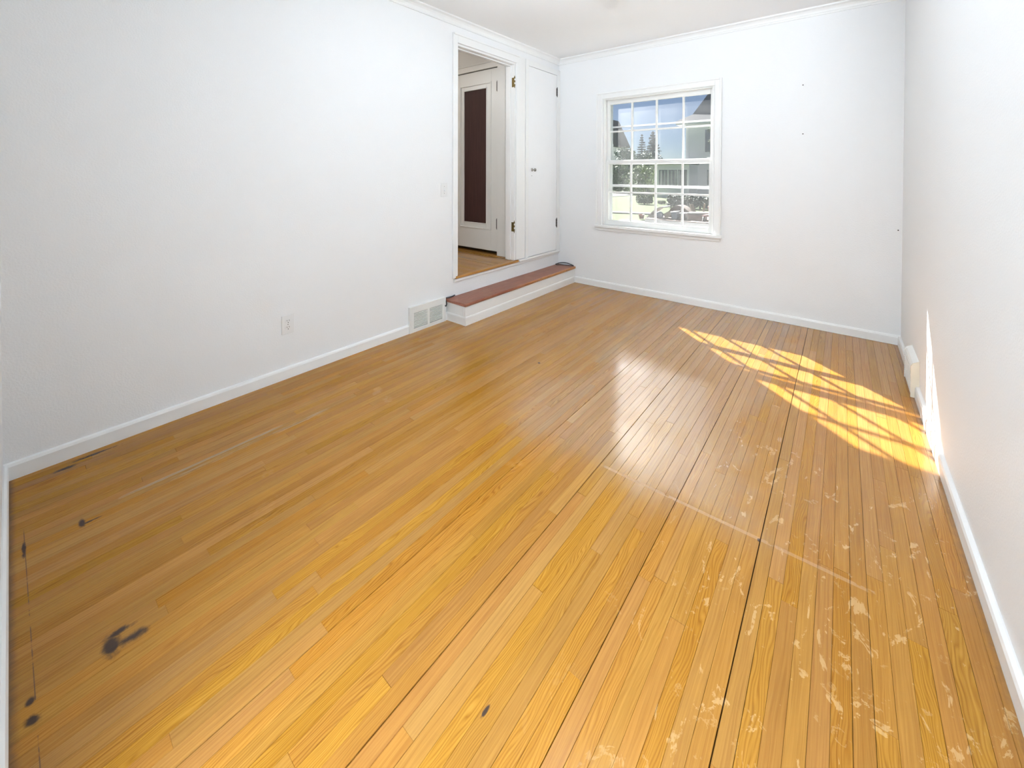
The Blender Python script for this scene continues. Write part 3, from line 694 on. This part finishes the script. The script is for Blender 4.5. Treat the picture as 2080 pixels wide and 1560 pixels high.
bm.faces.new(R_[2]); bm.faces.new(R_[0][::-1]); link('roof', bm, M['roofg'], hs)
def house_window(par, x0, x1, z0, z1, Y, shutters=True, mull=1):
    f = boxes('window', [((x0-.08, Y-.07, z0-.08), (x1+.08, Y-.02, z0)), ((x0-.08, Y-.07, z1), (x1+.08, Y-.02, z1+.08)), ((x0-.08, Y-.07, z0), (x0, Y-.02, z1)), ((x1, Y-.07, z0), (x1+.08, Y-.02, z1))]+
              [((x0+(x1-x0)*k/(mull+1)-.025, Y-.07, z0), (x0+(x1-x0)*k/(mull+1)+.025, Y-.03, z1)) for k in range(1, mull+1)], M['siding'], par)
    box('pane', (x0, Y-.045, z0), (x1, Y-.03, z1), M['winglass'], f)
    return f
p0, p1 = H(1437, 265), H(1447, 307)
f = house_window(hs, p0.x+.35, p0.x+1.3, p1.z, p0.z, YH); box('shutter', (p0.x-.12, YH-.09, p1.z-.05), (p0.x+.28, YH-.03, p0.z+.05), M['winglass'], f)
p0, p1 = H(1437, 345), H(1449, 376)
house_window(hs, p0.x, p0.x+1.0, p1.z, p0.z, YH)
# one-storey wing with the picture window
xw0 = H(1334, 350, YH-2).x; xw1 = H(1400, 350, YH-2).x; YW = YH-2; zw = H(1370, 334, YW).z
box('wing_wall', (xw0, YW, GZ), (xw1, YW+5, zw), M['siding'], hs)
prism('wing_roof', [(YW-.4, zw), (YW+5.4, zw), (YW+5.4, zw+.15), (YW+2.5, zw+.42), (YW-.4, zw+.15)], 'x', xw0-.35, xw1+.1, M['roofg'], hs)
p0, p1 = H(1339, 345, YW), H(1396, 378, YW)
f = house_window(hs, p0.x, p1.x, p1.z, p0.z, YW, mull=2)
for k in range(7):
    xx = p0.x+.1+k*(p1.x-p0.x-.2)/7
    prism('curtain', [(xx, YW-.050), (xx+.05, YW-.058), (xx+.10, YW-.050), (xx+.10, YW-.047), (xx, YW-.047)], 'z', p1.z+.05, p0.z-.05, M['curtain'], f)

# --- brown-roofed house far left
YL = 46.0; YLB = YL+5
h2 = empty('house', (H(1245, 390, YL).x, YL, GZ)); tag(h2, 'distant house with brown gabled roof at the left of the window view', 'house')
a = H(1222, 238, YL); b = H(1280, 301, YLB); xl2 = 2*a.x-b.x; zb2 = H(1280, 301, YLB).z
box('wall_block', (xl2+.6, YL+.5, GZ), (b.x-.6, YLB-.3, zb2), M['siding'], h2)
prism('roof', [(xl2, zb2), (b.x, zb2), (b.x, zb2+.2), (a.x, a.z), (xl2, zb2+.2)], 'y', YL, YLB, M['roofb'], h2)
prism('gable_trim', [(a.x, a.z-.55), (b.x-.35, zb2-.05), (b.x, zb2-.05), (b.x, zb2+.2), (a.x, a.z), (xl2, zb2+.2), (xl2, zb2-.05), (xl2+.35, zb2-.05)], 'y', YL-.12, YL, M['siding'], h2)
zp = H(1243, 291, YL-3).z
prism('porch_roof', [(YL-3, zp-.45), (YL-.1, zp+.15), (YL-.1, zp-.05), (YL-3, zp-.65)], 'x', xl2+1, b.x-1.2, M['roofb'], h2)
for xx in (b.x-1.6, b.x-5): box('porch_post', (xx-.12, YL-2.7, GZ), (xx+.12, YL-2.46, zp-.5), M['siding'], h2)
house_window(h2, b.x-4, b.x-2.8, GZ+1.0, GZ+2.4, YL+.5)

# --- trees and shrubs
def leaves(bm, cen, rad, n, size, rr, squash=1.0):
    for _ in range(n):
        while True:
            v = Vector((rr.uniform(-1, 1), rr.uniform(-1, 1), rr.uniform(-1, 1)))
            if .35 < v.length < 1: break
        p = Vector(cen)+Vector((v.x*rad[0], v.y*rad[1], v.z*rad[2]))
        nrm = (v+Vector((rr.gauss(0, .5), rr.gauss(0, .5), rr.gauss(0, .5)))).normalized()
        a = nrm.orthogonal().normalized(); a.rotate(Matrix.Rotation(rr.uniform(0, 6.28), 3, nrm)); b = nrm.cross(a); s = size*rr.uniform(.6, 1.4)
        vs = [bm.verts.new(p+a*s*i+b*s*j*squash+nrm*(.12*s*(1 if i*j > 0 else -1))) for i, j in ((-1, 0), (0, -.6), (1, 0), (0, .6))]
        bm.faces.new(vs)
def broad_tree(px, py_top, Y, width_px, mat, label, seed, name='leafy_tree', cat='tree', group=None, low=.3):
    rr = random.Random(seed); top = H(px, py_top, Y); hgt = top.z-GZ; wdt = abs(H(px+width_px/2, py_top, Y).x-H(px-width_px/2, py_top, Y).x)
    t = empty(name, (top.x, Y, GZ)); tag(t, label, cat, group)
    bm = bmesh.new(); add_tube(bm, [(top.x, Y, GZ), (top.x+.1, Y, GZ+hgt*.3), (top.x-.05, Y+.1, GZ+hgt*.75)], [hgt*.03, hgt*.022, hgt*.006], 8)
    for k in range(5):
        an = rr.uniform(0, 6.28); add_tube(bm, [(top.x, Y, GZ+hgt*(.3+.08*k)), (top.x+math.cos(an)*wdt*.3, Y+math.sin(an)*wdt*.3, GZ+hgt*(.5+.08*k))], [hgt*.012, hgt*.004], 6)
    link('trunk', bm, M['bark'], t)
    bm = bmesh.new()
    for k in range(20):
        an = rr.uniform(0, 6.28); q = rr.uniform(.05, .36)*wdt; zz = GZ+hgt*rr.uniform(low+.08, .86)
        r_ = wdt*rr.uniform(.16, .26)
        leaves(bm, (top.x+math.cos(an)*q, Y+math.sin(an)*q, min(zz, top.z-r_*.8)), (r_, r_, r_*.8), 130, wdt*.035, rr)
    leaves(bm, (top.x, Y, top.z-wdt*.2), (wdt*.22, wdt*.22, wdt*.2), 160, wdt*.035, rr)
    link('crown', bm, mat, t)
def conifer(px, py_top, Y, width_px, label, seed):
    rr = random.Random(seed); top = H(px, py_top, Y); hgt = top.z-GZ; wdt = abs(H(px+width_px/2, py_top, Y).x-H(px-width_px/2, py_top, Y).x)
    t = empty('conifer', (top.x, Y, GZ)); tag(t, label, 'tree', 'conifers between the houses')
    bm = bmesh.new(); add_tube(bm, [(top.x, Y, GZ), (top.x, Y, top.z)], [hgt*.025, hgt*.003], 8); link('trunk', bm, M['bark'], t)
    bm = bmesh.new(); nt = 19
    for k in range(nt):
        f = k/(nt-1); zb = GZ+hgt*(.14+.85*f); rad = wdt*.56*(1-f)**.75*rr.uniform(.75, 1.1)+wdt*.03
        for j in range(int(12+12*(1-f))):
            an = rr.uniform(0, 6.28); ln = rad*rr.uniform(.6, 1.1)
            for m in range(9):
                q = ln*(m+.5)/9; p = Vector((top.x+math.cos(an)*q, Y+math.sin(an)*q, zb-q*.22+rr.gauss(0, .04)*wdt*.2+.12*q*q/max(rad, .1)))
                leaves(bm, p, (wdt*.035, wdt*.035, wdt*.03), 2, wdt*.036, rr, .9)
    link('needles', bm, M['leafdark'], t)
conifer(1326, 269, 62, 54, 'tall dark spruce in the middle of the window view', 3)
conifer(1304, 274, 66, 34, 'slimmer dark spruce left of the tall one', 4)
broad_tree(1272, 296, 38.5, 56, M['leaf'], 'rounded dull green tree in front of the brown roof', 5, group='leafy trees between the houses')
broad_tree(1314, 306, 47, 52, M['leaf'], 'low green tree below the spruces', 6, group='leafy trees between the houses')
broad_tree(1258, 332, 34, 84, M['leaf'], 'shady green tree at the left behind the lawn', 8, group='leafy trees between the houses', low=.05)
broad_tree(1306, 334, 31, 70, M['leaflight'], 'sunlit yellow-green tree beside the picture window', 9, group='leafy trees between the houses', low=.05)
broad_tree(1452, 208, 27.5, 30, M['leaflight'], 'light green branch tree in front of the steep grey roof', 10, group='leafy trees between the houses', low=.5)
def shrub(px, py0, py1, wpx, mat, label, seed, depth=None, name='shrub', cat='shrub', group=None):
    rr = random.Random(seed); g = gnd(px, py1); Y = g.y; hgt = H(px, py0, Y).z-GZ; wdt = abs(H(px+wpx/2, py0, Y).x-H(px-wpx/2, py0, Y).x)
    t = empty(name, (g.x, Y, GZ)); tag(t, label, cat, group)
    bm = bmesh.new()
    for k in range(4): add_tube(bm, [(g.x, Y, GZ), (g.x+rr.uniform(-.3, .3)*wdt, Y+rr.uniform(-.1, .1), GZ+hgt*.6)], [.03, .01], 5)
    link('stem', bm, M['bark'], t)
    bm = bmesh.new(); nb_ = max(3, int(wdt/hgt*3))
    for k in range(nb_):
        xx = g.x+wdt*((k+.5)/nb_-.5)*.9
        leaves(bm, (xx, Y, GZ+hgt*.52), (wdt/nb_*.85, min(.8, hgt*.6), hgt*.5), 260, hgt*.09, rr)
    link('foliage', bm, mat, t)
shrub(1309, 396, 415, 32, M['leaf'], 'round green bush on the lawn', 11)
shrub(1344, 407, 415, 16, M['leaflight'], 'small yellow-green flowering bush right of the round bush', 12)
shrub(1400, 397, 424, 96, M['leafdark'], 'dark clipped hedge below the picture window', 13, name='hedge', cat='hedge')
shrub(1480, 394, 420, 80, M['leafdark'], 'dark hedge in front of the white house at the window edge', 14, name='hedge', cat='hedge')

# --- junk pile on the driveway
JM = {'white': plain('white_board', (.24, .236, .225), .5), 'cream': plain('cardboard_cream', (.14, .108, .07), .8), 'brown': plain('brown_carpet', (.05, .027, .02), .95, nscale=60), 'navy': plain('dark_blue_plastic', (.035, .05, .085), .35),
      'black': plain('black_plastic', (.03, .03, .035), .35), 'pink': plain('faded_pink_fabric', (.15, .055, .05), .85), 'orange': plain('orange_plastic', (.22, .03, .012), .5), 'rust': plain('rosy_plywood', (.11, .072, .06), .8), 'steel': plain('grey_steel', (.45, .46, .48), .35, metal=.6)}
DJ = 11.6   # y distance of the heap
def J(px, py, Y=DJ): return on(px, py, 1, Y)
def rot_box(bm, c, size, rx=0, ry=0, rz=0, bev=.01, rest=None):
    vs0 = set(bm.verts); s = Vector(size)/2
    add_box(bm, (-s.x, -s.y, -s.z), (s.x, s.y, s.z), bev, 2)
    nv = [v for v in bm.verts if v not in vs0]
    mtx = Matrix.Translation(Vector(c)) @ Matrix.Rotation(rz, 4, 'Z') @ Matrix.Rotation(ry, 4, 'Y') @ Matrix.Rotation(rx, 4, 'X')
    bmesh.ops.transform(bm, matrix=mtx, verts=nv)
    if rest is not None: bmesh.ops.translate(bm, verts=nv, vec=(0, 0, rest+.002-min(v.co.z for v in nv)))
zg = GZ+.03
# trailer bed the heap lies on
tb = empty('flatbed_trailer', (J(1400, 452).x, DJ+.2, zg)); tag(tb, 'low wooden flatbed loaded with household junk outside the window', 'trailer')
xa, xb = J(1318, 450).x, J(1520, 450).x; zt = J(1390, 447, DJ).z
box('bed', (xa, DJ-.3, zt-.06), (xb, DJ+1.0, zt), JM['rust'], tb, .005)
box('side_rail', (xa, DJ-.32, zt-.12), (xb, DJ-.28, zt-.02), JM['steel'], tb)
for xx in (xa+.5, xa+1.5):
    lathe('wheel', [(.05, 0), (.16, .01), (.17, .05), (.17, .12), (.16, .15), (.05, .16)], (xx, DJ-.22, zg+.17), (0, 1, 0), JM['black'], tb, 20)
for xx in (xa+.1, xb-.1): box('leg', (xx-.03, DJ, zg), (xx+.03, DJ+.06, zt-.06), JM['steel'], tb)
zb = zt
# curved white board
bm = bmesh.new(); p = J(1328, 446); 
prof = [(J(1312, 446).x+k*.052, zb+.33*math.sin(min(1, k/9)*math.pi*.5)) for k in range(11)]
pf = prof+[(x, z-.03) for x, z in reversed(prof)]; pf = [(x, max(z, zb+.001)) for x, z in pf]
add_prism(bm, [(x, z) for x, z in prof]+[(x+.012, z-.03 if z-.03 > zb-.5 else z) for x, z in reversed(prof)], 'y', DJ+.05, DJ+.55)
tag(link('curved_panel', bm, JM['white'], origin=(p.x, DJ+.3, zb)), 'curved white panel at the left of the junk pile', 'panel')
p = J(1366, 422)
bm = bmesh.new(); n = 14; x0r, x1r = J(1346, 430).x, J(1392, 430).x
prof = [(x0r+(x1r-x0r)*k/n, zb+.16+.19*math.sin(math.pi*(k/n)**.8)) for k in range(n+1)]
add_prism(bm, prof+[(x1r, zb+.002), (x0r, zb+.002)], 'y', DJ+.5, DJ+.95); tag(link('carpet_roll', bm, JM['brown'], origin=(p.x, DJ+.7, zb)), 'humped brown carpet on top of the junk pile', 'carpet')
p = J(1353, 438); bm = bmesh.new(); rot_box(bm, (p.x, DJ+.2, zb+.13), (.20, .28, .14), 0, -.55, .1, rest=zb); tag(link('cardboard_box', bm, JM['cream'], origin=(p.x, DJ+.2, zb)), 'tilted cream cardboard box in the junk pile', 'box')
p = J(1342, 443); bm = bmesh.new(); add_lathe(bm, [(.02, 0), (.09, .005), (.1, .03), (.1, .07), (.09, .1), (.02, .105)], (p.x, DJ-.12, zb+.102), (0, 1, 0), 20); tag(link('small_wheel', bm, JM['navy'], smooth=True, origin=(p.x, DJ-.07, zb)), 'small dark blue wheel in front of the cream box', 'wheel')
def bin_(px, lab, mat, ry, w=.24, h=.22):
    p = J(px, 440); b_ = empty('storage_bin', (p.x, DJ+.1, zb)); tag(b_, lab, 'bin')
    bm = bmesh.new(); rot_box(bm, (p.x, DJ+.1, zb+h/2+.02), (w, .3, h), 0, ry, 0, .02, rest=zb); link('body', bm, mat, b_)
    bm = bmesh.new(); rot_box(bm, (p.x+math.sin(ry)*h*.5, DJ+.1, zb+(abs(math.sin(ry))*w+math.cos(ry)*h)*.5+math.cos(ry)*(h*.5+.008)), (w*1.06, .33, .02), 0, ry, 0, .006); link('lid', bm, JM['steel'], b_)
bin_(1370, 'dark blue storage bin with grey lid in the junk pile', JM['navy'], -.12, .16, .19)
bin_(1385.5, 'black storage bin right of the blue one', JM['black'], .06, .13, .17)
p = J(1415, 434); bm = bmesh.new(); rot_box(bm, (p.x, DJ+.3, J(1415, 435).z), (.56, .35, .035), .0, -.05, .05, rest=J(1415, 436.5).z); tag(link('white_board', bm, JM['white'], origin=(p.x, DJ+.3, zb)), 'flat white board lying across the junk pile', 'board')
p = J(1410, 441); bm = bmesh.new(); rot_box(bm, (p.x, DJ+.3, (zb+J(1415, 436.5).z)/2), (.40, .4, J(1415, 436.5).z-zb-.004), 0, 0, 0, .01, rest=zb); tag(link('plywood_crate', bm, JM['rust'], origin=(p.x, DJ+.3, zb)), 'rosy plywood crate under the flat white board', 'crate')
p = J(1412, 424); bm = bmesh.new(); rot_box(bm, (p.x+.03, DJ+.75, zb+.25), (.04, .06, .42), 0, .12, 0, .005, rest=zb); tag(link('wooden_stake', bm, JM['cream'], origin=(p.x, DJ+.75, zb)), 'pale wooden stake standing up behind the white board', 'stake')
p = J(1398, 424); bm = bmesh.new(); rot_box(bm, (p.x-.06, DJ+.72, zb+.22), (.04, .3, .40), 0, -.30, 0, .008, rest=zb); tag(link('leaning_board', bm, JM['cream'], origin=(p.x, DJ+.72, zb)), 'cream board leaning left of the stake', 'board')
# pink folding chair
p = J(1440, 445); ch = empty('folding_chair', (p.x, DJ-.1, zb)); tag(ch, 'faded pink folding chair at the right edge of the junk pile', 'chair')
bm = bmesh.new(); rot_box(bm, (p.x, DJ-.05, zb+.17), (.24, .26, .05), 0, -.15, 0, .015); link('seat', bm, JM['pink'], ch)
bm = bmesh.new(); rot_box(bm, (p.x+.08, DJ+.08, zb+.30), (.22, .05, .24), .25, -.15, 0, .015); link('backrest', bm, JM['pink'], ch)
for sx in (-.1, .1):
    for sy in (-.12, .1): tube('leg', [(p.x+sx*.9, DJ-.05+sy, zb+.16-sx*-.1), (p.x+sx*1.2, DJ-.05+sy*1.3, zb+.008)], .012, JM['steel'], ch, 8)
# orange bucket on the lawn edge
p = gnd(1303, 446); bk = empty('bucket', (p.x, p.y, zg)); tag(bk, 'small orange bucket on the ground left of the junk pile', 'bucket')
lathe('body', [(.07, 0), (.10, .14), (.105, .15), (.098, .15), (.068, .01)], (p.x, p.y, zg), (0, 0, 1), JM['orange'], bk, 18)
tube('handle', [(p.x+.1*math.cos(a), p.y, zg+.14+.07*math.sin(a)) for a in [i*math.pi/10 for i in range(11)]], .004, JM['steel'], bk, 6)
